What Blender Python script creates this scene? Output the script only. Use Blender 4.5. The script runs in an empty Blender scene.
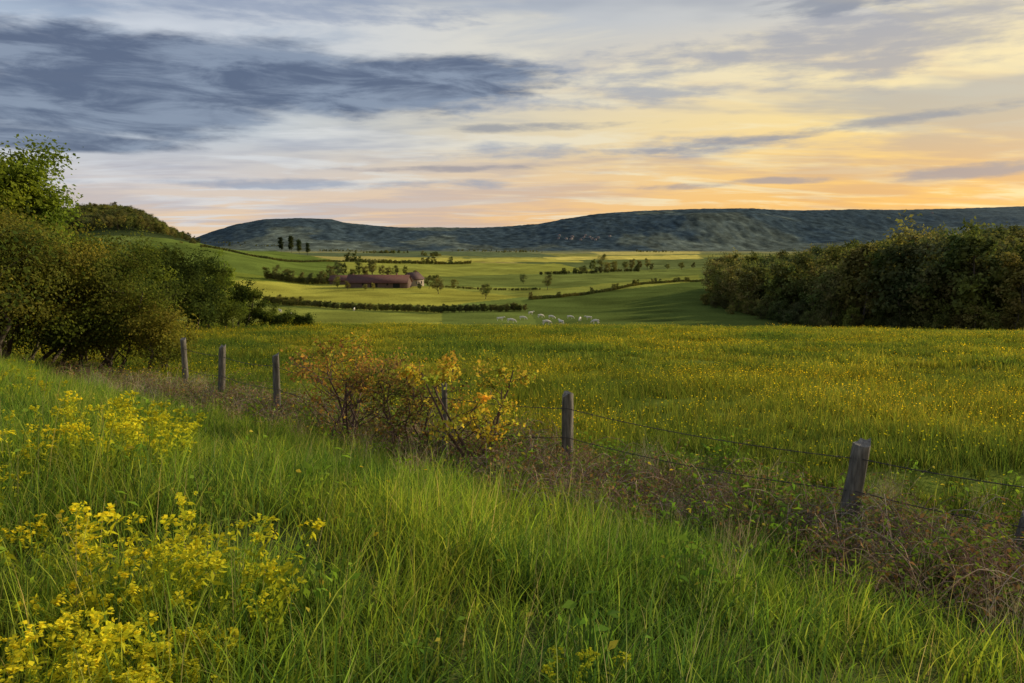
import bpy, math, random
import numpy as np
from mathutils import Vector
rng=np.random.default_rng(7)
random.seed(7)
scene=bpy.context.scene
PITCH=math.radians(8.15); FPX=740.0
cp,sp=math.cos(PITCH),math.sin(PITCH)
def lin(c):
    return tuple(((v/255)/12.92 if v/255<=0.04045 else ((v/255+0.055)/1.055)**2.4) for v in c)
# ------------------------------------------------------------ noise
def _h(ix,iy,s):
    n=(ix.astype(np.int64)*374761393+iy.astype(np.int64)*668265263+s*982451653)&0xffffffff
    n=((n^(n>>13))*1274126177)&0xffffffff
    n=n^(n>>16)
    return (n&0xffff)/65535.0
def vnoise(x,y,s=0):
    x=np.asarray(x,float);y=np.asarray(y,float)
    ix=np.floor(x);iy=np.floor(y);fx=x-ix;fy=y-iy
    fx=fx*fx*(3-2*fx);fy=fy*fy*(3-2*fy)
    a=_h(ix,iy,s);b=_h(ix+1,iy,s);c=_h(ix,iy+1,s);d=_h(ix+1,iy+1,s)
    return (a*(1-fx)+b*fx)*(1-fy)+(c*(1-fx)+d*fx)*fy
def fbm(x,y,s=0,o=4):
    t=0;a=.5;f=1
    for i in range(o):
        t=t+a*vnoise(x*f,y*f,s+i*17);a*=.5;f*=2.03
    return t
def sst(a,b,x):
    t=np.clip((x-a)/(b-a),0,1);return t*t*(3-2*t)
# ------------------------------------------------------------ terrain
TD=np.array([30,50,70,90,120,150,200,260,330,420,600,750,900,1500,3000,9000.])
def P(d): return 235+740*(2.95+.093*(d-9))/d
cols={
 -140:[P(30),P(50),P(70),329,326,321,312,288,262,242,226,224,228,240,250,250],
 0:  [P(30),P(50),P(70),329,326,321,312,290,262,243,228,225,230,240,250,250],
 60: [P(30),P(50),P(70),329,326,321,312,294,266,246,226,217,230,240,250,250],
 110:[P(30),P(50),P(70),328,326,321,312,296,268,246,218,210,222,242,250,250],
 150:[P(30),P(50),P(70),328,326,321,312,296,268,244,226,220,236,244,250,250],
 185:[P(30),P(50),P(70),328,326,321,312,297,268,242,241,241,244,248,250,250],
 230:[P(30),P(50),P(70),328,327,321,312,298,276,252,249,250,250,250,251,250],
 300:[P(30),P(50),P(70),328,327,321,312,300,286,268,259,257,256,253,251,250],
 450:[P(30),P(50),P(70),328,327,321,312,300,288,279,267,262,259,254,251,250],
 600:[P(30),P(50),P(70),329,328,322,311,298,287,279,267,262,259,254,251,250],
 700:[P(30),P(50),P(70)+1,332,331,322,303,291,284,277,267,262,259,254,251,250],
 780:[P(30),P(50),P(70)+2,334,332,322,303,290,283,276,267,262,259,254,251,250],
 900:[P(30),P(50),P(70)+4,338,336,324,300,284,275,272,267,262,259,254,251,250],
 1030:[P(30),P(50),P(70)+6,342,336,318,294,278,270,269,267,262,259,254,251,250],
 1200:[P(30),P(50),P(70)+6,342,336,318,294,278,270,269,267,262,259,254,251,250]}
upx=sorted(cols); U=np.array([(p-512)/747. for p in upx])
TT=np.array([[(v-235)/750. for v in cols[p]] for p in upx])
GU=np.linspace(U[0],U[-1],260); GL=np.linspace(math.log(30),math.log(9000),420)
G1=np.array([np.interp(GL,np.log(TD),r) for r in TT])
G=np.array([np.interp(GU,U,G1[:,j]) for j in range(len(GL))]).T
def blur(A,ax,k):
    w=np.hanning(k+2)[1:-1];w/=w.sum()
    B=np.pad(A,[(k//2,k//2) if i==ax else (0,0) for i in range(2)],mode='edge')
    return np.apply_along_axis(lambda r:np.convolve(r,w,mode='valid'),ax,B)
G=blur(blur(G,0,13),1,13)
RPX=np.array([-200,100,190,212,235,265,300,332,345,372,400,440,470,500,540,560,600,650,700,750,775,800,850,900,960,1024,1150])
RPY=np.array([238,240,240,232,225,219.5,218.5,219.5,223,225.5,227.5,227.5,228,227,224,220,214,211,209.5,209,210.5,211,210,210.5,209,207,205])
def sdist(x,y): return .68*(x-.68)+.73*(y-9)
def hz(x,y):
    x=np.asarray(x,float);y=np.asarray(y,float)
    yc=np.clip(y,-40,None)
    zf=-2.95-.093*(yc-9)
    zf=zf+ (fbm(x*.16,y*.16,3,3)-.45)*.45*sst(8,22,y) + (vnoise(x*.9,y*.9,5)-.5)*.08
    s=sdist(x,y)
    f=sst(.7,6.5,-s)
    zt=-1.6-.028*np.clip(y,0,40)+(fbm(x*.4,y*.4,9,3)-.45)*.16+0*x
    near=zf*(1-f)+zt*f
    yy=np.clip(y,30,None)
    u=np.clip(x/yy,GU[0],GU[-1]);l=np.clip(np.log(yy),GL[0],GL[-1])
    iu=(u-GU[0])/(GU[1]-GU[0]);il=(l-GL[0])/(GL[1]-GL[0])
    a=np.clip(np.floor(iu).astype(int),0,len(GU)-2);b=np.clip(np.floor(il).astype(int),0,len(GL)-2)
    fu=iu-a;fl=il-b
    t=(G[a,b]*(1-fu)+G[a+1,b]*fu)*(1-fl)+(G[a,b+1]*(1-fu)+G[a+1,b+1]*fu)*fl
    far=-t*yy
    far=far+(fbm(x*.02,y*.02,21,3)-.45)*np.clip(yy*.012,0,4)
    ridge=np.interp(u*747+512,RPX,RPY)
    top=(235.5-ridge)/747*5300
    base=.0200*5300
    k=sst(3100,5300,yy+ (fbm(x/1100.,y/900.,31,3)-.5)*900*sst(2600,3300,yy)*(1-sst(4300,5000,yy)))
    far=far+k*(top+base)*1.0+ sst(3200,4000,yy)*(1-sst(4300,4900,yy))*(fbm(x/420.,y/520.,41,3)-.47)*40
    rough=(fbm(x/28.,y/40.,44,2)-.35)*11
    far=far+sst(3300,3800,yy)*rough
    far=np.where(yy>5300, top-(yy-5300)*.01+ rough,far)
    w=sst(38,60,y)
    return near*(1-w)+far*w
def hz1(x,y): return float(hz(np.array([x]),np.array([y]))[0])
def proj(x,y,z):
    dep=np.maximum(y*cp-z*sp,.01)
    return 512+FPX*x/dep, 341.5-FPX*(y*sp+z*cp)/dep
def hit(px,py,dmin=95):
    ds=np.geomspace(dmin,5200,2500);u=(px-512)/747.
    z=hz(u*ds,ds);_,pyg=proj(u*ds,ds,z)
    i=np.argmax(pyg<=py)
    if pyg[i]>py: i=len(ds)-1
    return u*ds[i],ds[i],z[i]
# ------------------------------------------------------------ mesh builder
class MB:
    def __init__(s): s.v=[];s.f=[];s.c=[];s.m=[];s.n=0
    def add(s,v,f,col,mat=0):
        v=np.asarray(v,float);f=np.asarray(f,int)
        if len(v)==0:return
        c=np.asarray(col,float)
        if c.ndim==1:c=np.tile(c,(len(v),1))
        s.v.append(v);s.f.append(f+s.n);s.c.append(c);s.m.append(np.full(len(f),mat));s.n+=len(v)
    def mesh(s,name,mats,smooth=False):
        me=bpy.data.meshes.new(name)
        V=np.concatenate(s.v);C=np.concatenate(s.c)
        me.vertices.add(len(V));me.vertices.foreach_set('co',V.ravel())
        loops=np.concatenate([f.ravel() for f in s.f])
        tot=np.concatenate([np.full(len(f),f.shape[1]) for f in s.f])
        st=np.concatenate([[0],np.cumsum(tot)[:-1]])
        me.loops.add(len(loops));me.loops.foreach_set('vertex_index',loops.astype(np.int32))
        me.polygons.add(len(tot));me.polygons.foreach_set('loop_start',st.astype(np.int32))
        me.polygons.foreach_set('material_index',np.concatenate(s.m).astype(np.int32))
        if smooth: me.polygons.foreach_set('use_smooth',np.ones(len(tot),bool))
        me.update(calc_edges=True)
        a=me.color_attributes.new('Col','FLOAT_COLOR','POINT')
        a.data.foreach_set('color',np.concatenate([C,np.ones((len(C),1))],1).ravel())
        for m in mats: me.materials.append(m)
        return me
    def obj(s,name,mats,loc=(0,0,0),smooth=False,link=True):
        o=bpy.data.objects.new(name,s.mesh(name,mats,smooth));o.location=loc
        if link: scene.collection.objects.link(o)
        return o
def tube(mb,pts,rad,col,sides=6,mat=0):
    pts=np.asarray(pts,float);k=len(pts);rad=np.broadcast_to(rad,(k,))
    t=np.gradient(pts,axis=0);t/=np.linalg.norm(t,axis=1)[:,None]+1e-9
    ref=np.tile([0.,0,1],(k,1));ref[np.abs(t[:,2])>.9]=[1,0,0]
    a=np.cross(t,ref);a/=np.linalg.norm(a,axis=1)[:,None]+1e-9;b=np.cross(t,a)
    an=np.arange(sides)/sides*2*math.pi
    V=(pts[:,None]+rad[:,None,None]*(np.cos(an)[None,:,None]*a[:,None]+np.sin(an)[None,:,None]*b[:,None])).reshape(-1,3)
    i=np.arange(k-1)[:,None]*sides;j=np.arange(sides)[None];j2=(j+1)%sides
    F=np.stack([i+j,i+j2,i+sides+j2,i+sides+j],-1).reshape(-1,4)
    mb.add(V,F,col,mat)
def leaves(mb,Pn,size,col,rng,mat=0,up=.3,asp=.55,nrm=None):
    n=len(Pn)
    N=rng.normal(size=(n,3))
    if nrm is not None:N=N*.6+nrm
    N[:,2]+=up;N/=np.linalg.norm(N,axis=1)[:,None]
    a=np.cross(N,rng.normal(size=(n,3)));a/=np.linalg.norm(a,axis=1)[:,None]+1e-9;b=np.cross(N,a)
    sz=np.asarray(size)*rng.uniform(.6,1.35,n);sz=sz[:,None]
    fold=N*sz*.12
    V=np.stack([Pn-a*sz*.5,Pn+b*sz*asp*.5+fold,Pn+a*sz*.5,Pn-b*sz*asp*.5+fold],1).reshape(-1,3)
    F=np.arange(n*4).reshape(n,4)
    c=np.asarray(col,float)
    if c.ndim==1:c=np.tile(c,(n,1))
    mb.add(V,F,np.repeat(c,4,0),mat)
def blades(mb,n,R,h0,h1,w,cols,rng,bend=(.1,.8),segs=4,mat=0,dark=.55,clump=0):
    r=R*np.sqrt(rng.uniform(0,1,n));th=rng.uniform(0,2*math.pi,n)
    B=np.stack([r*np.cos(th),r*np.sin(th),np.zeros(n)-.05],1)
    if clump:
        cc_=rng.normal(0,R*.55,(clump,2));wh_=rng.integers(0,clump,n);mk=rng.uniform(size=n)<.6
        B[mk,:2]=cc_[wh_[mk]]+rng.normal(0,.045,(mk.sum(),2))
    hd=rng.uniform(0,2*math.pi,n);h=rng.uniform(h0,h1,n)*(.7+.6*vnoise(B[:,0]*5,B[:,1]*5,int(rng.integers(99))))
    bd=rng.uniform(*bend,n)
    t=np.linspace(0,1,segs+1)
    off=(bd[:,None]*h[:,None]*t**2*.8);z=h[:,None]*(t-.32*bd[:,None]*t**2.5)
    D=np.stack([np.cos(hd),np.sin(hd)],1)
    tw=hd+math.pi/2+rng.normal(0,.5,n);S=np.stack([np.cos(tw),np.sin(tw),np.zeros(n)],1)
    C=np.zeros((n,segs+1,3));C[:,:,0]=B[:,0:1]+D[:,0:1]*off;C[:,:,1]=B[:,1:2]+D[:,1:2]*off;C[:,:,2]=B[:,2:3]+z
    ww=(w*rng.uniform(.6,1.3,n))[:,None]*np.maximum(1-t**1.8,.04)[None]*.5
    L=C-S[:,None]*ww[:,:,None];Rr=C+S[:,None]*ww[:,:,None]
    V=np.stack([L,Rr],2).reshape(-1,3)
    base=(np.arange(n)*(segs+1)*2)[:,None]+np.arange(segs)[None]*2
    F=np.stack([base,base+1,base+3,base+2],-1).reshape(-1,4)
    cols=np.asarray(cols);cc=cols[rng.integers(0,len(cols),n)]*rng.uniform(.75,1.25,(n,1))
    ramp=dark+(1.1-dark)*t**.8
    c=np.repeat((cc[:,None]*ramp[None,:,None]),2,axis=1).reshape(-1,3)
    mb.add(V,F,c,mat)
# ------------------------------------------------------------ materials
def nt(name):
    m=bpy.data.materials.new(name);m.use_nodes=True;t=m.node_tree;t.nodes.clear();return m,t
def foliage(name,trans=.4,nscale=.5,namp=.35,tint=(1.25,1.05,.8),objr=.25):
    m,t=nt(name);N=t.nodes;L=t.links
    at=N.new('ShaderNodeAttribute');at.attribute_name='Col'
    g=N.new('ShaderNodeNewGeometry');no=N.new('ShaderNodeTexNoise');no.inputs['Scale'].default_value=nscale;no.inputs['Detail'].default_value=1
    L.new(g.outputs['Position'],no.inputs['Vector'])
    mr=N.new('ShaderNodeMapRange');mr.inputs[1].default_value=.35;mr.inputs[2].default_value=.65
    L.new(no.outputs['Fac'],mr.inputs[0])
    mx=N.new('ShaderNodeMix');mx.data_type='RGBA';mx.blend_type='MULTIPLY';mx.inputs[0].default_value=1
    L.new(at.outputs['Color'],mx.inputs[6])
    tn=N.new('ShaderNodeMix');tn.data_type='RGBA';tn.inputs[6].default_value=(1-namp,1-namp*.7,1-namp*.3,1);tn.inputs[7].default_value=(*tint,1)
    L.new(mr.outputs[0],tn.inputs[0]);L.new(tn.outputs[2],mx.inputs[7])
    oi=N.new('ShaderNodeObjectInfo');mr2=N.new('ShaderNodeMapRange');mr2.inputs[3].default_value=1-objr;mr2.inputs[4].default_value=1+objr
    L.new(oi.outputs['Random'],mr2.inputs[0])
    hs=N.new('ShaderNodeHueSaturation');L.new(mr2.outputs[0],hs.inputs['Value']);L.new(mx.outputs[2],hs.inputs['Color'])
    d=N.new('ShaderNodeBsdfDiffuse');tr=N.new('ShaderNodeBsdfTranslucent');ms=N.new('ShaderNodeMixShader');ms.inputs[0].default_value=trans
    L.new(hs.outputs[0],d.inputs[0])
    tc=N.new('ShaderNodeMix');tc.data_type='RGBA';tc.blend_type='MULTIPLY';tc.inputs[0].default_value=1;tc.inputs[7].default_value=(1.3,1.28,.8,1)
    L.new(hs.outputs[0],tc.inputs[6]);L.new(tc.outputs[2],tr.inputs[0])
    L.new(d.outputs[0],ms.inputs[1]);L.new(tr.outputs[0],ms.inputs[2])
    o=N.new('ShaderNodeOutputMaterial');L.new(ms.outputs[0],o.inputs[0]);return m
def solid(name,rough=.85,nscale=8,amp=.35,bump=.3,stretch=(1,1,1)):
    m,t=nt(name);N=t.nodes;L=t.links
    at=N.new('ShaderNodeAttribute');at.attribute_name='Col'
    tc=N.new('ShaderNodeTexCoord');mp=N.new('ShaderNodeMapping');mp.inputs['Scale'].default_value=stretch
    L.new(tc.outputs['Object'],mp.inputs[0])
    no=N.new('ShaderNodeTexNoise');no.inputs['Scale'].default_value=nscale;no.inputs['Detail'].default_value=6;no.inputs['Roughness'].default_value=.65
    L.new(mp.outputs[0],no.inputs['Vector'])
    mr=N.new('ShaderNodeMapRange');mr.inputs[1].default_value=.3;mr.inputs[2].default_value=.7;mr.inputs[3].default_value=1-amp;mr.inputs[4].default_value=1+amp
    L.new(no.outputs['Fac'],mr.inputs[0])
    hs=N.new('ShaderNodeHueSaturation');L.new(at.outputs['Color'],hs.inputs['Color']);L.new(mr.outputs[0],hs.inputs['Value'])
    b=N.new('ShaderNodeBsdfPrincipled');b.inputs['Roughness'].default_value=rough;b.inputs['Specular IOR Level'].default_value=.2
    L.new(hs.outputs[0],b.inputs['Base Color'])
    bp=N.new('ShaderNodeBump');bp.inputs['Strength'].default_value=bump;bp.inputs['Distance'].default_value=.02
    L.new(no.outputs['Fac'],bp.inputs['Height']);L.new(bp.outputs[0],b.inputs['Normal'])
    o=N.new('ShaderNodeOutputMaterial');L.new(b.outputs[0],o.inputs[0]);return m
M_grass=foliage('grass_blades',.5,.7,.36,(1.25,1.1,.95))
M_field=foliage('meadow_blades',.45,.16,.42,(1.28,1.08,.9),objr=.25)
M_leaf=foliage('leaves',.4,.6,.25,(1.2,1.1,.9))
M_far=foliage('distant_foliage',.3,.05,.35,(1.35,1.2,.95),objr=.4)
M_bark=solid('bark',.9,6,.4,.5,(1,1,.25))
M_wood=solid('weathered_wood',.9,14,.55,1.0,(3,3,.35))
M_wire=solid('rusty_wire',.6,30,.3,.1)
M_dry=foliage('dry_stems',.15,1.5,.3,(1.2,1.1,1))
M_wall=solid('plaster_wall',.9,.8,.15,.1)
M_roof=solid('tiled_roof',.85,1.5,.3,.3)
M_cow=solid('cow_hide',.8,3,.1,.1)
# ------------------------------------------------------------ ground sheet
az=np.concatenate([np.arange(-180,-45,5),np.arange(-45,-38,1),np.arange(-38,38,.14),np.arange(38,46,1),np.arange(50,180.1,5)])
az=np.radians(az)
rr=np.concatenate([[0.0],np.geomspace(.4,40,230),np.geomspace(40,3200,380)[1:],np.geomspace(3200,7600,170)[1:]])
A,Rg=np.meshgrid(az,rr,indexing='ij')
X=Rg*np.sin(A);Y=Rg*np.cos(A);Z=hz(X,Y)
px,py=proj(X,Y,Z);px=np.where(Y>5,px,-9999)
C=np.zeros(X.shape+(3,))
def setc(mask,c):
    C[mask]=c
near_soil=np.array([.075,.09,.025])
C[:]=np.array([.13,.165,.028])
s=sdist(X,Y)
setc(s<.5,near_soil)
mt=sst(20,75,Y)[...,None]*(s>.5)[...,None]
C[:]=C*(1-mt)+mt*np.array([.22,.24,.035])
ly=(sst(45,75,Y)*(1-sst(-12,4,X-.0*Y)))[...,None]
C[:]=C*(1-ly)+ly*np.array([.32,.29,.035])
def poly(pts,c,jit=1.2):
    jx=(vnoise(X*.05,Y*.05,77)-.5)*2*jit*3;jy=(vnoise(X*.05,Y*.05,78)-.5)*jit
    qx=px+jx;qy=py+jy
    ins=np.zeros(px.shape,bool);n=len(pts)
    for i in range(n):
        x1,y1=pts[i];x2,y2=pts[(i+1)%n]
        if y1==y2: continue
        cond=((y1>qy)!=(y2>qy))&(qx<(x2-x1)*(qy-y1)/(y2-y1)+x1)
        ins^=cond
    ins&=(Y>100)
    C[ins]=c
far=Y>100
C[far]=[.15,.185,.04]
cell=_h(np.floor((X*.92+Y*.25)/310+vnoise(X/800,Y/800,5)*2),np.floor((Y-X*.2)/360),3)
pal=np.array([[.15,.17,.04],[.25,.24,.05],[.34,.29,.08],[.12,.145,.045],[.21,.21,.07],[.10,.125,.05]])
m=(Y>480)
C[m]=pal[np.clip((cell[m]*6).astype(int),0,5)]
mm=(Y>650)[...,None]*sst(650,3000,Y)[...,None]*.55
C[:]=C*(1-mm)+mm*np.array([.15,.165,.12])  # aerial haze painted in: plain colours fade to grey-green with distance
poly([(150,238),(190,237),(345,262),(330,279),(240,280),(150,279)],[.12,.16,.03])
poly([(150,262),(260,275),(345,278),(330,285),(150,290)],[.17,.20,.03])
poly([(180,280),(330,282),(450,287),(530,296),(440,306),(262,300),(180,296)],[.31,.29,.045])
poly([(180,298),(262,301),(440,308),(440,330),(180,330)],[.21,.225,.04])
poly([(440,308),(530,300),(560,312),(540,330),(440,330)],[.12,.15,.032])
poly([(520,300),(600,291),(700,281),(800,282),(800,332),(540,332)],[.085,.112,.025])  # slope lying in shadow: its shade is painted into the field colour
poly([(430,286),(560,288),(700,275),(700,281),(600,291),(530,298)],[.23,.24,.045])
poly([(425,277),(540,274),(700,268),(700,275),(560,287),(430,286)],[.15,.175,.04])
poly([(340,262),(430,262),(560,264),(600,272),(430,277),(340,274)],[.25,.255,.045])
poly([(540,257),(700,255),(700,259),(560,260)],[.54,.45,.10])
poly([(590,252),(700,251),(700,254),(600,255)],[.45,.38,.11])
poly([(360,252),(480,257),(560,257),(540,253),(380,250)],[.12,.145,.06])
poly([(380,258),(540,258),(590,262),(400,262)],[.42,.37,.07])
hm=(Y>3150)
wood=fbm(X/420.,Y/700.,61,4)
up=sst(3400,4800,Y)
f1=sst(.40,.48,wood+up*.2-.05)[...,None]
hc=np.array([.105,.125,.10])*(1-f1)+f1*np.array([.050,.072,.080])  # bluish hill tones carry the aerial haze in the surface colour
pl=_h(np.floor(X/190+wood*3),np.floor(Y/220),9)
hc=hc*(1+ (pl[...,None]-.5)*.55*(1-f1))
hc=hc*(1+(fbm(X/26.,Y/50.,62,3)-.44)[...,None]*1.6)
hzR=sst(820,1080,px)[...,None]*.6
hc=hc*(1-hzR)+hzR*np.array([.12,.145,.14])  # extra pale haze mixed into the ridge colour towards the right
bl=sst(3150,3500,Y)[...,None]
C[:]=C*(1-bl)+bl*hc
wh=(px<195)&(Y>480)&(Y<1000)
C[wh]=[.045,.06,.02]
C*= (1+(fbm(X*.03,Y*.03,91,4)-.47)[...,None]*.7)
mb=MB();na,nr=X.shape
idx=np.arange(na*nr).reshape(na,nr)
F=np.stack([idx[:-1,:-1],idx[1:,:-1],idx[1:,1:],idx[:-1,1:]],-1).reshape(-1,4)[:,::-1]
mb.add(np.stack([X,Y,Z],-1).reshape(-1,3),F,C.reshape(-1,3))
mg,t=nt('ground_meadow');N=t.nodes;L=t.links
at=N.new('ShaderNodeAttribute');at.attribute_name='Col'
g=N.new('ShaderNodeNewGeometry')
n1=N.new('ShaderNodeTexNoise');n1.inputs['Scale'].default_value=1.7;n1.inputs['Detail'].default_value=5;n1.inputs['Roughness'].default_value=.7
n2=N.new('ShaderNodeTexNoise');n2.inputs['Scale'].default_value=.06;n2.inputs['Detail'].default_value=4
L.new(g.outputs['Position'],n1.inputs['Vector']);L.new(g.outputs['Position'],n2.inputs['Vector'])
ad=N.new('ShaderNodeMath');ad.operation='ADD';L.new(n1.outputs['Fac'],ad.inputs[0]);L.new(n2.outputs['Fac'],ad.inputs[1])
mr=N.new('ShaderNodeMapRange');mr.inputs[1].default_value=.7;mr.inputs[2].default_value=1.3;mr.inputs[3].default_value=.6;mr.inputs[4].default_value=1.4
L.new(ad.outputs[0],mr.inputs[0])
hs=N.new('ShaderNodeHueSaturation');L.new(at.outputs['Color'],hs.inputs['Color']);L.new(mr.outputs[0],hs.inputs['Value'])
d=N.new('ShaderNodeBsdfDiffuse');L.new(hs.outputs[0],d.inputs[0])
bp=N.new('ShaderNodeBump');bp.inputs['Strength'].default_value=.8;bp.inputs['Distance'].default_value=.3;L.new(n1.outputs['Fac'],bp.inputs['Height']);L.new(bp.outputs[0],d.inputs['Normal'])
o=N.new('ShaderNodeOutputMaterial');L.new(d.outputs[0],o.inputs[0])
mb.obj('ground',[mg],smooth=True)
# ------------------------------------------------------------ scatter
def collection(name,objs):
    c=bpy.data.collections.new(name)
    for o in objs:c.objects.link(o)
    return c
def tiltrot(x,y):
    e=.4
    gx=(hz(x+e,y)-hz(x-e,y))/(2*e);gy=(hz(x,y+e)-hz(x,y-e))/(2*e)
    th=rng.uniform(0,6.283,len(x))
    c,s_=np.cos(th),np.sin(th)
    lx=gx*c+gy*s_;ly=-gx*s_+gy*c
    return np.stack([np.arctan(ly),-np.arctan(lx),th],1)
def scatter(name,pts,coll,scl,rot=None,idx=None,nvar=1):
    n=len(pts);print(name,n)
    me=bpy.data.meshes.new(name);me.vertices.add(n);me.vertices.foreach_set('co',np.asarray(pts,float).ravel())
    if rot is None:
        rot=np.stack([rng.normal(0,.06,n),rng.normal(0,.06,n),rng.uniform(0,6.283,n)],1)
    if idx is None: idx=rng.integers(0,nvar,n)
    a=me.attributes.new('rot','FLOAT_VECTOR','POINT');a.data.foreach_set('vector',np.asarray(rot,float).ravel())
    scl=np.asarray(scl,float)
    if scl.ndim==1: scl=np.stack([scl]*3,1)
    a=me.attributes.new('scl','FLOAT_VECTOR','POINT');a.data.foreach_set('vector',scl.ravel())
    a=me.attributes.new('idx','INT','POINT');a.data.foreach_set('value',np.asarray(idx,np.int32))
    o=bpy.data.objects.new(name,me);scene.collection.objects.link(o)
    ng=bpy.data.node_groups.new(name,'GeometryNodeTree')
    ng.interface.new_socket('Geometry',in_out='INPUT',socket_type='NodeSocketGeometry')
    ng.interface.new_socket('Geometry',in_out='OUTPUT',socket_type='NodeSocketGeometry')
    N=ng.nodes;L=ng.links
    gi=N.new('NodeGroupInput');go=N.new('NodeGroupOutput');ip=N.new('GeometryNodeInstanceOnPoints')
    ci=N.new('GeometryNodeCollectionInfo');ci.inputs['Collection'].default_value=coll;ci.inputs['Separate Children'].default_value=True;ci.inputs['Reset Children'].default_value=True
    def na_(nm,ty):
        q=N.new('GeometryNodeInputNamedAttribute');q.data_type=ty;q.inputs['Name'].default_value=nm;return q.outputs[0]
    e=N.new('FunctionNodeEulerToRotation');L.new(na_('rot','FLOAT_VECTOR'),e.inputs[0])
    L.new(gi.outputs[0],ip.inputs['Points']);L.new(ci.outputs[0],ip.inputs['Instance']);ip.inputs['Pick Instance'].default_value=True
    L.new(na_('idx','INT'),ip.inputs['Instance Index']);L.new(e.outputs[0],ip.inputs['Rotation']);L.new(na_('scl','FLOAT_VECTOR'),ip.inputs['Scale'])
    L.new(ip.outputs[0],go.inputs[0])
    md=o.modifiers.new('scatter','NODES');md.node_group=ng
    return o
GC=[(.20,.32,.036),(.24,.36,.04),(.29,.385,.05),(.36,.41,.065),(.14,.24,.036),(.115,.21,.045)]
tufts=[]
for i in range(6):
    mb=MB();r=np.random.default_rng(100+i)
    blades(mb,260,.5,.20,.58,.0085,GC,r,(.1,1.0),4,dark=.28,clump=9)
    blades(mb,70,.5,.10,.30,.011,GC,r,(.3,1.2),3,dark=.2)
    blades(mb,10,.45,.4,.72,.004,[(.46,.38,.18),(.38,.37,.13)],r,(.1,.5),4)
    tufts.append(mb.obj('grass_tuft_%d'%i,[M_grass],link=False))
c_grass=collection('bank_grass_tufts',tufts)
def sample(n,x0,x1,y0,y1,keep):
    x=rng.uniform(x0,x1,n);y=rng.uniform(y0,y1,n);k=rng.uniform(0,1,n)<keep(x,y);x=x[k];y=y[k]
    return np.stack([x,y,hz(x,y)],1)
def along(x,y): return -.73*(x-.68)+.68*(y-9)
def keep_bank(x,y):
    s=sdist(x,y);dd=np.hypot(x,y);al=along(x,y)
    edge=np.where(al<.5,-1.6,-.9)
    k=np.clip((edge-s)/1.0,0,1)
    k=np.maximum(k,.3*(s<.5))
    k=k*(np.abs(x)<.85*np.abs(y)+2.5)*(dd>1.25)*(s>-16)*(y>0)
    return k*np.clip(9/np.maximum(dd,1),.35,1)
pts=sample(3500,-24,7,0,26,keep_bank)
pn=fbm(pts[:,0]*.6,pts[:,1]*.6,55,3)
sc=np.stack([np.full(len(pts),1.)]*2+[(.45+1.0*pn)*(.5+.5*sst(.5,3.0,-sdist(pts[:,0],pts[:,1])))],1)*rng.uniform(.8,1.15,(len(pts),1))
scatter('bank_grass',pts,c_grass,sc,rot=tiltrot(pts[:,0],pts[:,1]),nvar=6)
MC=[(.19,.25,.03),(.24,.285,.036),(.155,.21,.028),(.33,.32,.055),(.27,.27,.042),(.11,.165,.03)]
Yl=[(.78,.63,.02),(.74,.60,.03)]
mt_=[]
for i in range(6):
    mb=MB();r=np.random.default_rng(200+i)
    near=i<3
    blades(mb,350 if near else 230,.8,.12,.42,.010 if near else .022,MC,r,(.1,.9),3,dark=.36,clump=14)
    nf=[14,40,4,4,15,1][i]
    th=r.uniform(0,6.28,nf);q=.8*np.sqrt(r.uniform(0,1,nf));Pf=np.stack([q*np.cos(th),q*np.sin(th),r.uniform(.22,.40,nf)],1)
    fc=np.array(Yl)[r.integers(0,2,nf)]
    leaves(mb,Pf,.020 if near else .032,fc,r,up=2.,asp=1);leaves(mb,Pf+[0,0,.003],.020 if near else .032,fc,r,up=.3,asp=1)
    mt_.append(mb.obj('meadow_tuft_%d'%i,[M_field],link=False))
c_mead=collection('meadow_tufts',mt_)
P_=[]
for (y0,y1,den) in [(3,14,2.0),(14,24,1.5),(24,40,1.05),(40,60,.75),(60,82,.55)]:
    x1=.8*y1+3;n=int(2*x1*(y1-y0)*den)
    P_.append(sample(n,-x1,x1,y0,y1,lambda x,y:(sdist(x,y)>.35)*(np.abs(x)<.8*y+3)))
pts=np.concatenate(P_)
dd=pts[:,1];base=np.where(dd<22,0,3)
fn=sst(.3,.7,fbm(pts[:,0]*.09+3,pts[:,1]*.09,8,3))
flow=rng.uniform(0,1,len(pts))<(.08+.8*fn);ix=np.where(flow,base+1,np.where(rng.uniform(0,1,len(pts))<.5,base,base+2))
hh=.25+1.45*fbm(pts[:,0]*.3,pts[:,1]*.3,66,3)
sc=np.stack([1+dd*.009]*2+[hh*(1+dd*.002)],1)*rng.uniform(.8,1.2,(len(pts),1))
scatter('meadow_grass',pts,c_mead,sc,rot=tiltrot(pts[:,0],pts[:,1]),idx=ix)
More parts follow.
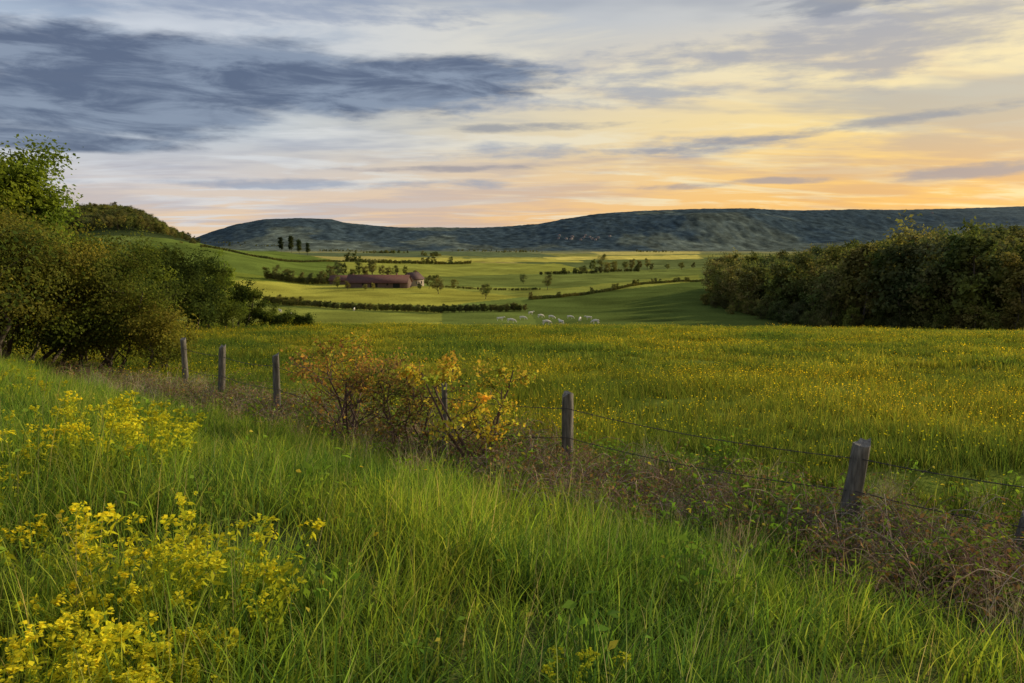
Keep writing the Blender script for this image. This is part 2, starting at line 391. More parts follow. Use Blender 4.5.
# ------------------------------------------------------------ trees
def make_tree(r,H,R,tr,cb,nclump,nleaf,leaf,pal,stems=1,clr=.3,nl=10,sparse=False,bark=(.09,.07,.05),shape=1.0,gauss=.5):
    mb=MB();pal=np.asarray(pal);ends=[]
    for sN in range(stems):
        b=np.array([0,0,-.15])+ (np.append(r.normal(0,R*.18,2),0) if stems>1 else 0)
        k=7;t=np.linspace(0,1,k)
        lean=r.normal(0,.12,2)*H*(1.6 if stems>1 else .5)
        top=np.array([lean[0],lean[1],H*(.82 if stems==1 else r.uniform(.6,.85))])
        T=b+(top-b)*t[:,None];T[1:-1,:2]+=r.normal(0,H*.018,(k-2,2))
        tube(mb,T,tr*(1-.82*t)+.004,bark,7,1);ends.append(T[-1])
        for j in range(max(3,nl//stems)):
            q=r.uniform(.22 if cb<.3*H else cb/H*.9,.95)
            i0=np.array([np.interp(q,t,T[:,c]) for c in range(3)])
            a=r.uniform(0,6.283);ln=R*r.uniform(.55,1.0)*(1.1-.5*q)
            dr=np.array([math.cos(a),math.sin(a),r.uniform(.25,.9)]);dr/=np.linalg.norm(dr)
            tt=np.linspace(0,1,5)[:,None]
            Lb=i0+dr*ln*tt+np.array([0,0,1])*ln*.18*tt**2;Lb[1:-1]+=r.normal(0,ln*.04,(3,3))
            rad=tr*.38*(1-q*.6)*(1-.85*tt[:,0])+.003
            tube(mb,Lb,rad,bark,5,1);ends.append(Lb[-1]);ends.append(Lb[3])
            for w in range(3):
                p0=Lb[r.integers(1,5)];d2=dr+r.normal(0,.7,3);d2[2]=abs(d2[2]);d2/=np.linalg.norm(d2)
                L2=p0+d2*ln*r.uniform(.3,.55)*tt
                L2[1:-1]+=r.normal(0,ln*.03,(3,3))
                tube(mb,L2,rad[2]*.5*(1-.8*tt[:,0])+.002,bark,4,1);ends.append(L2[-1])
                if sparse: ends.append(L2[2])
    ends=np.array(ends)
    cz=(cb+H)/2;hh=(H-cb)/2
    dv=r.normal(size=(nclump,3));dv/=np.linalg.norm(dv,axis=1)[:,None]
    rad=r.uniform(.35,1,nclump)**.6
    cen=dv*rad[:,None]*np.array([R,R,hh])*.84;tz=cen[:,2]/hh
    cen[:,:2]*=(1-.28*np.clip(tz,0,1)*shape)[:,None];cen[:,2]+=cz
    cen=np.concatenate([cen,ends]) if not sparse else ends
    w=r.uniform(.4,1.3,len(cen))
    if sparse: w=r.uniform(.0,1.3,len(cen))**1.3*np.clip(cen[:,2]/H-.18,.01,1)
    w/=w.sum();which=r.choice(len(cen),nleaf,p=w)
    crad=r.uniform(.6,1.25,len(cen))*clr*R
    off=r.normal(size=(nleaf,3))*gauss;off[:,2]*=.75
    Pn=cen[which]+off*crad[which][:,None]
    Pn[:,2]=np.maximum(Pn[:,2],.02)
    nrm=(Pn-np.array([0,0,cz*.8]));nrm/=np.linalg.norm(nrm,axis=1)[:,None]+1e-6
    ci=pal[r.integers(0,len(pal),len(cen))][which]
    ci=ci*.7+.3*pal[r.integers(0,len(pal),nleaf)]
    ci=ci*(r.uniform(.75,1.25,len(cen))[which])[:,None]*r.uniform(.8,1.2,(nleaf,1))
    leaves(mb,Pn,leaf,ci,r,0,.2,.62,nrm*.6)
    return mb
def put(mb,name,px_,d,dz=0,mat=M_leaf):
    x=(px_-512)/740.*(.99*d+.14*3.5)
    return mb.obj(name,[mat,M_bark],(x,d,hz1(x,d)+dz))
LG=[(.20,.27,.035),(.25,.31,.04),(.16,.22,.03)]
OL=[(.13,.145,.028),(.17,.165,.03),(.10,.12,.025),(.21,.185,.038)]
DK=[(.055,.08,.02),(.07,.095,.024),(.042,.06,.018)]
MD=[(.115,.15,.025),(.08,.11,.022),(.14,.175,.03)]
def R_(i): return np.random.default_rng(i)
put(make_tree(R_(1),7.7,2.6,.14,2.0,90,46000,.14,LG,clr=.26,nl=22,shape=.2),'ash_tree',2,25)
put(make_tree(R_(2),7.6,2.6,.12,2.0,60,18000,.14,LG,clr=.28,nl=14),'ash_tree',-85,23)
put(make_tree(R_(3),4.9,2.7,.08,.05,90,38000,.085,OL,stems=5,clr=.22,nl=24,shape=.5),'hawthorn_bush',0,20)
put(make_tree(R_(4),3.8,2.2,.07,.05,70,28000,.085,OL+MD,stems=4,clr=.24,nl=20,shape=.6),'hawthorn_bush',62,21.5)
put(make_tree(R_(5),3.0,1.7,.06,.05,50,18000,.08,OL+MD,stems=4,clr=.25,nl=16),'hawthorn_bush',122,22)
put(make_tree(R_(6),1.9,1.2,.05,.05,34,9000,.07,OL,stems=4,clr=.3,nl=14),'hawthorn_bush',160,21.5)
put(make_tree(R_(7),5.5,2.7,.12,.3,60,16000,.15,MD+DK,stems=3,clr=.25),'hazel_tree',98,36)
put(make_tree(R_(8),6.2,2.8,.12,.3,60,16000,.16,DK+MD,stems=3,clr=.25),'hazel_tree',135,42)
put(make_tree(R_(9),6.4,2.8,.13,.3,60,14000,.17,DK,stems=3,clr=.25),'hazel_tree',170,50)
put(make_tree(R_(10),6.4,2.5,.13,.3,50,12000,.18,DK+MD,stems=2,clr=.26),'hazel_tree',203,56)
put(make_tree(R_(11),6.6,1.1,.1,1.5,24,2500,.17,LG,clr=.35),'birch_tree',222,60)
put(make_tree(R_(12),4.3,1.7,.1,.1,40,8000,.17,DK+MD,stems=3,clr=.3,shape=.4),'hawthorn_bush',244,62)
put(make_tree(R_(13),3.5,2.6,.1,.1,40,8000,.17,DK,stems=3,clr=.3,shape=.4),'hawthorn_bush',190,55)
for k,(a,b,hh_) in enumerate([(268,62,1.3),(283,62,1.1),(300,63,.8),(222,58,2.0),(30,26,3.2),(-40,20,4.2),(95,25,2.2)]):
    put(make_tree(R_(30+k),hh_*1.2,max(1.0,hh_*.8),.05,.05,30,6000,.12,DK+MD,stems=3,clr=.32),'hedge_bush',a,b)
BR=[(.22,.11,.045),(.30,.17,.05),(.21,.25,.045),(.44,.27,.055),(.15,.075,.04),(.18,.24,.04),(.24,.14,.05)]
YO=[(.64,.42,.05),(.66,.50,.06),(.46,.46,.05),(.60,.32,.05),(.34,.40,.05),(.38,.40,.05)]
put(make_tree(R_(50),1.85,1.05,.022,.2,1,3100,.052,BR,stems=6,nl=42,sparse=True,clr=.17,bark=(.12,.075,.06)),'bronze_leaf_shrub',342,10.4)
put(make_tree(R_(51),1.3,.8,.02,.2,1,1800,.05,BR,stems=5,nl=34,sparse=True,clr=.17,bark=(.12,.075,.06)),'bronze_leaf_shrub',410,9.8)
put(make_tree(R_(58),1.65,.58,.02,.2,1,1900,.056,YO,stems=4,nl=30,sparse=True,clr=.21,bark=(.12,.075,.06)),'golden_leaf_shrub',490,8.8)
# ------------------------------------------------------------ distant woods
FP=[(.13,.14,.045),(.18,.17,.06),(.09,.11,.035),(.17,.145,.06),(.15,.18,.045)]
tv=[]
for i in range(7):
    mb=make_tree(R_(300+i),11+i%3,3.6+.4*(i%4),.2,1.2,34,2900,.46,[FP[i%5],FP[(i+1)%5],FP[(i+3)%5]],clr=.25,nl=8)
    tv.append(mb.obj('wood_tree_%d'%i,[M_far,M_bark],link=False))
c_tree=collection('woodland_trees',tv)
def inpoly(x,y,pts):
    ins=np.zeros(x.shape,bool);n=len(pts)
    for i in range(n):
        x1,y1=pts[i];x2,y2=pts[(i+1)%n]
        if y1==y2: continue
        ins^=((y1>y)!=(y2>y))&(x<(x2-x1)*(y-y1)/(y2-y1)+x1)
    return ins
def U_(px_,d): return ((px_-512)/747.*d,d)
W=[U_(710,205),U_(735,185),U_(775,160),U_(840,130),U_(920,112),U_(1040,96),U_(1250,90),U_(1250,330),U_(900,330),U_(760,300),U_(715,260)]
x=rng.uniform(30,330,5200);y=rng.uniform(85,335,5200);k=inpoly(x,y,W)
x=x[k];y=y[k]
sel=[];cells={}
for i in range(len(x)):
    c=(int(x[i]//4.8),int(y[i]//4.8))
    if c in cells: continue
    cells[c]=1;sel.append(i)
x=x[sel];y=y[sel];pts=np.stack([x,y,hz(x,y)-.3],1)
pxx=x/y*747+512
scatter('woodland',pts,c_tree,rng.uniform(.72,1.18,len(pts))*(1+.36*sst(740,960,pxx)),nvar=7)
ed=[]
for (a,b) in zip(W[:6],W[1:7]):
    L_=math.dist(a,b);n=int(L_/1.6)
    for q in np.linspace(0,1,n): ed.append((a[0]+(b[0]-a[0])*q+rng.normal(-.5,1.2),a[1]+(b[1]-a[1])*q+rng.normal(-.8,1.2)))
ed=np.array(ed);ep=np.stack([ed[:,0],ed[:,1],hz(ed[:,0],ed[:,1])-.9],1)
scatter('woodland_edge_scrub',ep,c_tree,rng.uniform(.25,.55,len(ep)),nvar=7)
x=rng.uniform(-620,-200,5000);y=rng.uniform(520,800,5000);pxx=x/y*747+512
k=(pxx>-60)&(pxx<188);x=x[k];y=y[k]
cells={};sel=[]
for i in range(len(x)):
    c=(int(x[i]//7.5),int(y[i]//7.5))
    if c in cells: continue
    cells[c]=1;sel.append(i)
x=x[sel];y=y[sel];pxx=x/y*747+512
scatter('wooded_hill_trees',np.stack([x,y,hz(x,y)-1],1),c_tree,rng.uniform(.7,1.05,len(x))*(1-.45*sst(140,190,pxx)),nvar=7)
hp=[];hs_=[]
def hedge(p0,p1,size,step=None,dmin=95,jit=.3,dens=1,big=0):
    a=np.array(hit(*p0,dmin));b=np.array(hit(*p1,dmin));L_=np.linalg.norm((b-a)[:2]);step_=step or size*2.4
    n=max(2,int(L_/step_))
    for q in np.linspace(0,1,n):
        if rng.uniform()>dens: continue
        x_=a[0]+(b[0]-a[0])*q+rng.normal(0,jit);y_=a[1]+(b[1]-a[1])*q+rng.normal(0,jit)
        sz=size*rng.uniform(.85,1.15)*(2.2 if rng.uniform()<big else 1)
        hp.append((x_,y_,hz1(x_,y_)-size*1.5));hs_.append(sz)
hedge((262,303),(440,313),.18);hedge((440,313),(525,311),.2);hedge((262,304),(300,305),.26)
hedge((530,300),(705,281),.11,big=.03);hedge((430,287),(540,290),.10,dens=.7)
hedge((540,275),(640,272),.22,dens=.6,big=.1);hedge((340,283),(265,279),.26,big=.1);hedge((265,279),(330,284),.3)
hedge((345,262),(470,264),.3,dens=.8,big=.05);hedge((345,262),(200,247),.15,dens=.8)
hp=np.array(hp);scatter('hedgerow',hp,c_tree,np.array(hs_)*1.0,nvar=7)
tp=[];ts=[]
def ftree(px_,py_,hpx,dmin=95):
    x_,y_,z_=hit(px_,py_,dmin);tp.append((x_,y_,z_-.2));ts.append(hpx/747*y_/12.)
for q in [(485,299,20),(438,294,18),(372,277,20),(358,276,16),(343,277,15),(455,289,12),(548,290,16),(524,284,12),
          (592,272,14),(603,271,17),(614,272,13),(626,270,11),(640,270,11),(652,271,9),(584,273,9),(668,270,8),(682,270,10),(694,269,8),(608,273,12),(632,271,14),(648,270,12),
          (285,280,13),(300,282,12),(318,283,11),(328,280,16),(335,278,18),(346,262,9),(360,263,8),
          (346,290,11),(336,288,13),(428,289,14),(434,287,16),(419,290,9),(395,277,12),(405,276,11),(380,277,13),(415,278,10),(372,290,8),(363,290,7),
          (229,247,5),(365,279,14),(352,279,13),(388,278,12)]:
    ftree(*q)
ts=np.array(ts);scatter('field_trees',np.array(tp),c_tree,ts,nvar=7)
wx=[];wy=[]
for (cx_,cy,wd,n) in [(385,253,22,60),(430,256,10,14),(520,252,30,40),(470,251,20,30),(655,252,25,25),(335,251,25,50),(270,246,40,40),(215,243,25,30)]:
    for i in range(n):
        x_,y_,z_=hit(cx_+rng.normal(0,wd*.5),cy+rng.normal(0,.25));wx.append((x_,y_,z_-3));wy.append(rng.uniform(.45,1.0)*min(1,y_/900+.25))
scatter('valley_copses',np.array(wx),c_tree,np.array(wy),nvar=7)
for i,(a,b,hpx) in enumerate([(281,252,17),(291,253,20),(299,254,17),(307,255,14)]):
    x_,y_,z_=hit(a,b);H=hpx/747*y_
    mb=make_tree(R_(400+i),H,H*.14,.25,H*.08,60,2600,H*.045,[(.05,.065,.025),(.06,.075,.028)],clr=.5,nl=14,shape=1.3)
    mb.obj('poplar_tree',[M_far,M_bark],(x_,y_,z_))
# ------------------------------------------------------------ farm
def gable(l,w,h,rh,wc,ov=.5):
    wl=MB();l2,w2=l/2,w/2
    V=[(-l2,-w2,-2),(l2,-w2,-2),(l2,w2,-2),(-l2,w2,-2),(-l2,-w2,h),(l2,-w2,h),(l2,w2,h),(-l2,w2,h),(-l2,0,h+rh),(l2,0,h+rh)]
    wl.add(V,[(0,1,5,4),(2,3,7,6),(1,2,6,5),(3,0,4,7)],wc)
    wl.add([V[4],V[7],V[8],V[5],V[9],V[6]],[(0,2,1),(3,5,4)],wc)
    rf=MB();e=ov;sl=rh/w2;t_=.18
    zz=h-e*sl
    for sg in(-1,1):
        q=[(-l2-e,sg*(w2+e),zz),(l2+e,sg*(w2+e),zz),(l2+e,0,h+rh),(-l2-e,0,h+rh)]
        q=[(a,b,c+.06) for a,b,c in q]+[(a,b,c+.06+t_) for a,b,c in q]
        rf.add(q,[(0,3,2,1),(4,5,6,7),(0,1,5,4),(1,2,6,5),(2,3,7,6),(3,0,4,7)],(.095,.042,.032))
    return wl,rf
def farm(name,px_,py_,l,w,h,rh,ang,wins,door,rcol=None,wc=(.12,.075,.055)):
    x_,y_,z_=hit(px_,py_)
    e=bpy.data.objects.new(name,None);scene.collection.objects.link(e);e.location=(x_,y_,z_);e.rotation_euler[2]=ang
    wl,rf=gable(l,w,h,rh,wc)
    if rcol is not None:
        rf.c=[np.tile(rcol,(len(c),1)) for c in rf.c]
    for nm,b,m in(('walls',wl,M_wall),('roof',rf,M_roof)):
        o=b.obj(nm,[m]);o.parent=e
    dm=MB()
    for (wx_,wz,ww,wh) in wins+door:
        y0=-w/2-.03
        dm.add([(wx_-ww/2,y0,wz),(wx_+ww/2,y0,wz),(wx_+ww/2,y0,wz+wh),(wx_-ww/2,y0,wz+wh)],[(0,1,2,3)],(.02,.018,.015))
    o=dm.obj('windows_and_doors',[M_wall]);o.parent=e
    ch=MB();tube(ch,[(l*.3,0,h+rh-.6),(l*.3,0,h+rh+1.0)],.35,(.25,.13,.09),4);o=ch.obj('chimney',[M_roof]);o.parent=e
farm('farm_barn',378,287,27,10,2.2,3.0,math.radians(-5),[(-12,1.0,.8,1),(-6,1.0,.8,1),(5,1.0,.8,1)],[(-1,0,3.2,2.0),(9,0,3,2.0)])
farm('farm_house',412,286,8,7,3.4,2.8,math.radians(62),[(-2,1,.9,1.3),(2,1,.9,1.3)],[(0,0,1,2.1)],(.09,.05,.042),wc=(.30,.24,.18))
farm('farm_shed',344,284,13,7,1.9,2.0,math.radians(-4),[(-3,.8,1,.8)],[(3,0,2.6,1.8)],(.11,.05,.035))
vb=MB()
def hut(x_,y_,z_,s_,a_):
    wl,rf=gable(s_*1.5,s_,s_*.55,s_*.4,(.26,.25,.24),.3)
    for b,wc in((wl,(.26,.25,.24)),(rf,(.13,.10,.10))):
        V=np.concatenate(b.v);ca,sa=math.cos(a_),math.sin(a_)
        V2=np.stack([V[:,0]*ca-V[:,1]*sa+x_,V[:,0]*sa+V[:,1]*ca+y_,V[:,2]+z_],1)
        for f in b.f: vb.add(V2,f,wc)
for i in range(16):
    px_=rng.choice([905,560,590,578])+rng.normal(0,12)
    top=np.interp(px_,RPX,RPY)
    py_=top+rng.uniform(2,5) if px_>700 else 238+rng.uniform(-2,3)
    x_,y_,z_=hit(px_,py_,2500);hut(x_,y_,z_,9,rng.uniform(-.6,.6))
vb.obj('distant_village',[M_wall])
# ------------------------------------------------------------ cows
def cow_mesh(graz):
    V=[];E=[];Rd=[]
    def a(p,r,par=None):
        V.append(p);Rd.append(r)
        if par is not None:E.append((par,len(V)-1))
        return len(V)-1
    pel=a((-.8,0,1.12),(.27,.30));mid=a((-.1,0,1.0),(.36,.40),pel);ch=a((.62,0,1.02),(.30,.38),mid)
    if graz:
        n=a((1.05,0,.86),(.17,.24),ch);p=a((1.4,0,.5),(.14,.15),n);z=a((1.62,0,.16),(.10,.10),p)
        ea=(1.36,.28,.56)
    else:
        n=a((1.05,0,1.22),(.17,.24),ch);p=a((1.38,0,1.42),(.14,.15),n);z=a((1.78,0,1.2),(.10,.10),p)
        ea=(1.34,.28,1.46)
    for sg in(1,-1):
        q=a((.58,sg*.2,.72),(.12,.14),ch);q=a((.62,sg*.2,.42),(.065,.07),q);q=a((.6,sg*.2,.12),(.045,.045),q);a((.66,sg*.2,.03),(.06,.06),q)
        q=a((-.62,sg*.24,.78),(.13,.19),pel);q=a((-.92,sg*.22,.46),(.06,.075),q);q=a((-.86,sg*.22,.12),(.045,.045),q);a((-.8,sg*.22,.03),(.06,.06),q)
        a((ea[0],sg*ea[1],ea[2]),(.04,.06),p)
    t=a((-1.08,0,1.22),(.05,.05),pel);t=a((-1.16,0,.85),(.03,.03),t);a((-1.15,0,.5),(.05,.05),t)
    me=bpy.data.meshes.new('cowskel');me.from_pydata(V,E,[])
    o=bpy.data.objects.new('cowskel',me);scene.collection.objects.link(o)
    o.modifiers.new('s','SKIN');sd=o.modifiers.new('u','SUBSURF');sd.levels=1;sd.render_levels=1
    for i,r in enumerate(Rd):
        me.skin_vertices[0].data[i].radius=r
    me.skin_vertices[0].data[0].use_root=True
    bpy.context.view_layer.update()
    ev=o.evaluated_get(bpy.context.evaluated_depsgraph_get());m2=bpy.data.meshes.new_from_object(ev)
    bpy.data.objects.remove(o)
    ca=m2.color_attributes.new('Col','FLOAT_COLOR','POINT')
    ca.data.foreach_set('color',np.tile([.64,.58,.47,1],len(m2.vertices)))
    m2.materials.clear();m2.materials.append(M_cow)
    for p in m2.polygons:p.use_smooth=True
    return m2
cm=[cow_mesh(True),cow_mesh(False)]
for i,(a,b) in enumerate([(500,321),(511,323),(523,320),(531,315),(541,318),(552,319),(562,325),(571,319),(581,321),(590,320),(597,324),(547,325),(277,313),(286,316),(301,321),(352,311),(388,309)]):
    x_,y_,z_=hit(a,b,100);o=bpy.data.objects.new('cow',cm[0 if i%3 else 1]);scene.collection.objects.link(o)
    o.location=(x_,y_,z_);o.rotation_euler[2]=rng.choice([0,math.pi])+rng.normal(0,.7);o.scale=[rng.uniform(.58,.76)]*3
# ------------------------------------------------------------ fence
def post(px_,d,h,r,lean=(0,0),seed=0,name='wooden_fence_post'):
    x_=(px_-512)/740.*(.99*d+.4);z_=hz1(x_,d)
    rg=np.random.default_rng(seed);mb=MB();k=9;t=np.linspace(0,1,k);sides=9
    an=np.arange(sides)/sides*6.283
    prof=1+rg.normal(0,.09,sides)
    V=[]
    for i in range(k):
        rad=r*(1-.12*t[i])*prof*(1+rg.normal(0,.035,sides))
        c=np.array([lean[0]*t[i],lean[1]*t[i],-.25+(h+.25)*t[i]])
        zt=np.zeros(sides)
        if i==k-1: zt=rg.normal(0,.018,sides)+.02*np.cos(an-1)
        V.append(np.stack([c[0]+rad*np.cos(an),c[1]+rad*np.sin(an),c[2]+zt],1))
    V=np.concatenate(V);i=np.arange(k-1)[:,None]*sides;j=np.arange(sides)[None];j2=(j+1)%sides
    F=np.stack([i+j,i+j2,i+sides+j2,i+sides+j],-1).reshape(-1,4)
    cc=np.tile([.13,.115,.095],(len(V),1))*rg.uniform(.7,1.25,(len(V),1));cc[-sides:]*=1.3
    mb.add(V,F,cc)
    top=V[-sides:];cen=top.mean(0)+[0,0,-.012]
    Vt=np.concatenate([top,[cen]]);mb.add(Vt,[(q,(q+1)%sides,sides) for q in range(sides)],(.2,.18,.15))
    mb.obj(name,[M_wood],(x_,d,z_))
    return np.array([x_,d,z_]),np.array(lean),h
PO=[post(1120,5.0,.9,.055,(.10,0),1),post(842,6.4,.86,.08,(.13,.02),2),post(567,8.6,1.04,.07,(-.01,0),3),post(445,9.2,1.12,.042,(.0,.05),4),
    post(277,13.0,1.22,.07,(.01,0),5),post(219,15.3,1.22,.07,(.1,0),6),post(184,17.4,1.35,.075,(0,0),7)]
post(1004,5.5,.5,.045,(.16,.05),12,'broken_fence_stake')
wb=MB()
for (hf) in (.5,.84):
    for (a,b) in zip(PO[:-1],PO[1:]):
        p0=a[0]+np.array([a[1][0]*hf,a[1][1]*hf-.07,a[2]*hf]);p1=b[0]+np.array([b[1][0]*hf,b[1][1]*hf-.07,b[2]*hf])
        t=np.linspace(0,1,14)[:,None];L_=np.linalg.norm(p1-p0)
        Q=p0+(p1-p0)*t;Q[:,2]-=(4*t[:,0]*(1-t[:,0]))*.02*L_*rng.uniform(.5,1.2)
        tube(wb,Q,.0044,(.05,.042,.038),4)
        nb=int(L_/.14)
        for q in (np.arange(nb)+.5)/nb:
            c=np.array([np.interp(q,t[:,0],Q[:,k]) for k in range(3)])
            for w in range(2):
                dv=rng.normal(size=3);dv/=np.linalg.norm(dv);tube(wb,[c-dv*.018,c+dv*.018],.0025,(.05,.042,.038),3)
wb.obj('barbed_wire',[M_wire])
# ------------------------------------------------------------ brambles / dry stems along the fence
bt=[]
for i in range(5):
    mb=MB();r=np.random.default_rng(500+i)
    for j in range(34):
        a=r.uniform(0,6.283);ln=r.uniform(.4,1.1);b=np.append(r.normal(0,.2,2),-.05);t=np.linspace(0,1,7)
        Q=np.stack([b[0]+math.cos(a)*ln*t*.75,b[1]+math.sin(a)*ln*t*.75,b[2]+ln*(1.4*t-1.0*t**2)*r.uniform(.6,1.4)],1)+np.cumsum(r.normal(0,.012,(7,3)),0)
        Q[:,2]=np.maximum(Q[:,2],0)
        col=np.array([(.22,.14,.11),(.35,.26,.19),(.16,.10,.085),(.44,.34,.24)][r.integers(0,4)])
        tube(mb,Q,.0038*(1-.7*t)+.001,col,3)
        n=r.integers(0,14)
        Pl=Q[r.integers(2,7,n)]+r.normal(0,.03,(n,3))
        if n:leaves(mb,Pl,.045,np.array([(.17,.25,.03),(.28,.16,.06),(.22,.30,.04),(.24,.15,.07),(.14,.21,.03)])[r.integers(0,5,n)],r)
    blades(mb,80,.4,.2,.6,.005,[(.40,.32,.20),(.32,.24,.15),(.46,.38,.24),(.24,.29,.07),(.22,.28,.05)],r,(.2,1.1),4)
    bt.append(mb.obj('bramble_%d'%i,[M_dry],link=False))
c_br=collection('bramble_clumps',bt)
def kb(x,y):
    s=sdist(x,y);al=along(x,y)
    w=np.where(al<.5,.9,.7);c=np.where(al<.5,-.95,-.4)
    return np.exp(-((s-c)/w)**2)*np.where(al<2.5,1,.5)*(np.abs(x)<.85*y+2)*(.35+.65*(vnoise(x*.9,y*.9,71)>.35))
pts=sample(9000,-16,9,1,22,kb);pts=pts[rng.permutation(len(pts))[:620]]
scatter('bramble_thicket',pts,c_br,rng.uniform(.42,.95,len(pts)),nvar=5)
dg=[]
for i in range(3):
    mb=MB();r=np.random.default_rng(520+i);blades(mb,60,.2,.4,.95,.006,[(.46,.38,.25),(.38,.30,.19),(.54,.46,.3)],r,(.1,.7),4,dark=.7);dg.append(mb.obj('dry_grass_%d'%i,[M_dry],link=False))
c_dg=collection('dry_grass_clumps',dg)
q=[]
for i in range(70):
    px_=rng.uniform(75,200);d_=rng.uniform(15,19);x_=(px_-512)/747*d_;q.append((x_,d_,hz1(x_,d_)))
for i in range(130):
    al=rng.uniform(-7,8);s_=rng.normal(-.5,.7);x_=.68-.73*al+.68*s_;y_=9+.68*al+.73*s_;q.append((x_,y_,hz1(x_,y_)))
q=np.array(q);scatter('dry_grass',q,c_dg,rng.uniform(.35,.8,len(q)),nvar=3)
# ------------------------------------------------------------ spurge (yellow-green)
sg_=[]
for i in range(4):
    mb=MB();r=np.random.default_rng(600+i)
    for j in range(6):
        a=r.uniform(0,6.283);H=r.uniform(.32,.54);b=np.append(r.normal(0,.12,2),-.03);t=np.linspace(0,1,7);ben=r.uniform(.05,.25)
        Q=np.stack([b[0]+math.cos(a)*ben*t**1.5,b[1]+math.sin(a)*ben*t**1.5,b[2]+H*t],1)
        tube(mb,Q,.0026*(1-.4*t),(.22,.28,.04),4)
        n=42;tt=r.uniform(.15,1,n);Pl=np.stack([np.interp(tt,t,Q[:,k]) for k in range(3)],1);th=r.uniform(0,6.28,n)
        rad=.022;Pl2=Pl+np.stack([np.cos(th)*rad,np.sin(th)*rad,np.full(n,.01)],1)
        cA=np.array([.20,.31,.03]);cB=np.array([.52,.50,.03]);f_=(tt**1.5)[:,None]
        leaves(mb,Pl2,.050,cA*(1-f_)+cB*f_,r,up=.8,asp=.3)
        for w in range(9):
            dv=r.normal(size=3);dv[2]=abs(dv[2])*.3+.4;dv/=np.linalg.norm(dv);e=Q[-1]+dv*r.uniform(.025,.065)
            tube(mb,[Q[-1],e],.001,(.3,.36,.04),3)
            leaves(mb,e+r.normal(0,.006,(5,3)),.020,np.array([(.66,.60,.03),(.56,.55,.03),(.72,.60,.03)])[r.integers(0,3,5)],r,up=2.5,asp=.9)
    sg_.append(mb.obj('spurge_%d'%i,[M_leaf],link=False))
c_sp=collection('spurge_clumps',sg_)
q=[];ss=[]
def sp_(px0,px1,d0,d1,n,s0=.8,s1=1.1):
    for i in range(n):
        d_=rng.uniform(d0,d1);x_=(rng.uniform(px0,px1)-512)/747*d_;q.append((x_,d_,hz1(x_,d_)));ss.append(rng.uniform(s0,s1))
sp_(-60,170,1.75,2.4,17,.6,.9);sp_(40,240,2.6,3.4,9,.8,1.05);sp_(20,160,5,7,14,.9,1.15);sp_(-40,80,8,11,6);sp_(580,620,2.4,2.6,1,.6,.7);sp_(-60,60,3,5,3)
scatter('yellow_spurge',np.array(q),c_sp,np.array(ss),nvar=4)
bw=[]
for i in range(3):
    mb=MB();r=np.random.default_rng(640+i);n=26;th=r.uniform(0,6.28,n);rd=r.uniform(.02,.2,n)
    Pl=np.stack([np.cos(th)*rd,np.sin(th)*rd,r.uniform(.12,.36,n)],1);leaves(mb,Pl,.05,np.array([(.15,.26,.03),(.2,.3,.035),(.5,.40,.05),(.12,.19,.03)])[r.choice(4,n,p=[.4,.35,.05,.2])],r,up=1.2,asp=.5)
    for p in Pl: tube(mb,[(p[0]*.2,p[1]*.2,0),(p[0]*.7,p[1]*.7,p[2]*.6),p],.002,(.14,.2,.04),3)
    bw.append(mb.obj('weed_%d'%i,[M_leaf],link=False))
c_bw=collection('broadleaf_weeds_src',bw)
pts=sample(3000,-9,6,2.5,12,keep_bank);pts=pts[rng.permutation(len(pts))[:90]]
al=rng.uniform(-7,7,220);s_=rng.normal(-.5,.9,220);xx=.68-.73*al+.68*s_;yy=9+.68*al+.73*s_
pts=np.concatenate([pts,np.stack([xx,yy,hz(xx,yy)],1)])
scatter('broadleaf_weeds',pts,c_bw,rng.uniform(.7,1.4,len(pts)),nvar=3)
# ------------------------------------------------------------ world
w=bpy.data.worlds.new("World");scene.world=w;w.use_nodes=True;t=w.node_tree;t.nodes.clear();N=t.nodes;L=t.links
SUN_AZ=math.radians(54);SUN_EL=math.radians(17)
def val(x,inp):
    if isinstance(x,(int,float)):inp.default_value=x
    else:L.new(x,inp)
def M(op,a,b=0,c=0,clamp=False):
    n=N.new('ShaderNodeMath');n.operation=op;n.use_clamp=clamp;val(a,n.inputs[0]);val(b,n.inputs[1]);val(c,n.inputs[2]);return n.outputs[0]
def MR(x,a,b,c=0,d=1,smooth=True):
    n=N.new('ShaderNodeMapRange');n.interpolation_type='SMOOTHSTEP' if smooth else 'LINEAR';val(x,n.inputs[0])
    for i,v in enumerate((a,b,c,d)):n.inputs[1+i].default_value=v
    return n.outputs[0]
def MIX(f,a,b):
    n=N.new('ShaderNodeMix');n.data_type='RGBA';val(f,n.inputs[0])
    for x,i in((a,6),(b,7)):
        if isinstance(x,tuple):n.inputs[i].default_value=(*x,1)
        else:L.new(x,n.inputs[i])
    return n.outputs[2]
def RAMP(x,st):
    n=N.new('ShaderNodeValToRGB');cr=n.color_ramp
    while len(cr.elements)>1:cr.elements.remove(cr.elements[-1])
    for i,(p,c) in enumerate(st):
        e=cr.elements[0] if i==0 else cr.elements.new(p)
        e.position=p;e.color=(*lin(c),1)
    L.new(x,n.inputs[0]);return n.outputs[0]
tc=N.new('ShaderNodeTexCoord');sx=N.new('ShaderNodeSeparateXYZ');L.new(tc.outputs['Generated'],sx.inputs[0])
x,y,z=sx.outputs
AZ=M('MULTIPLY',M('ARCTAN2',x,y),57.2958);EL=M('MULTIPLY',M('ARCSINE',z),57.2958)
eln=M('DIVIDE',EL,90,clamp=True)
def e_(d):return max(0,d/90)
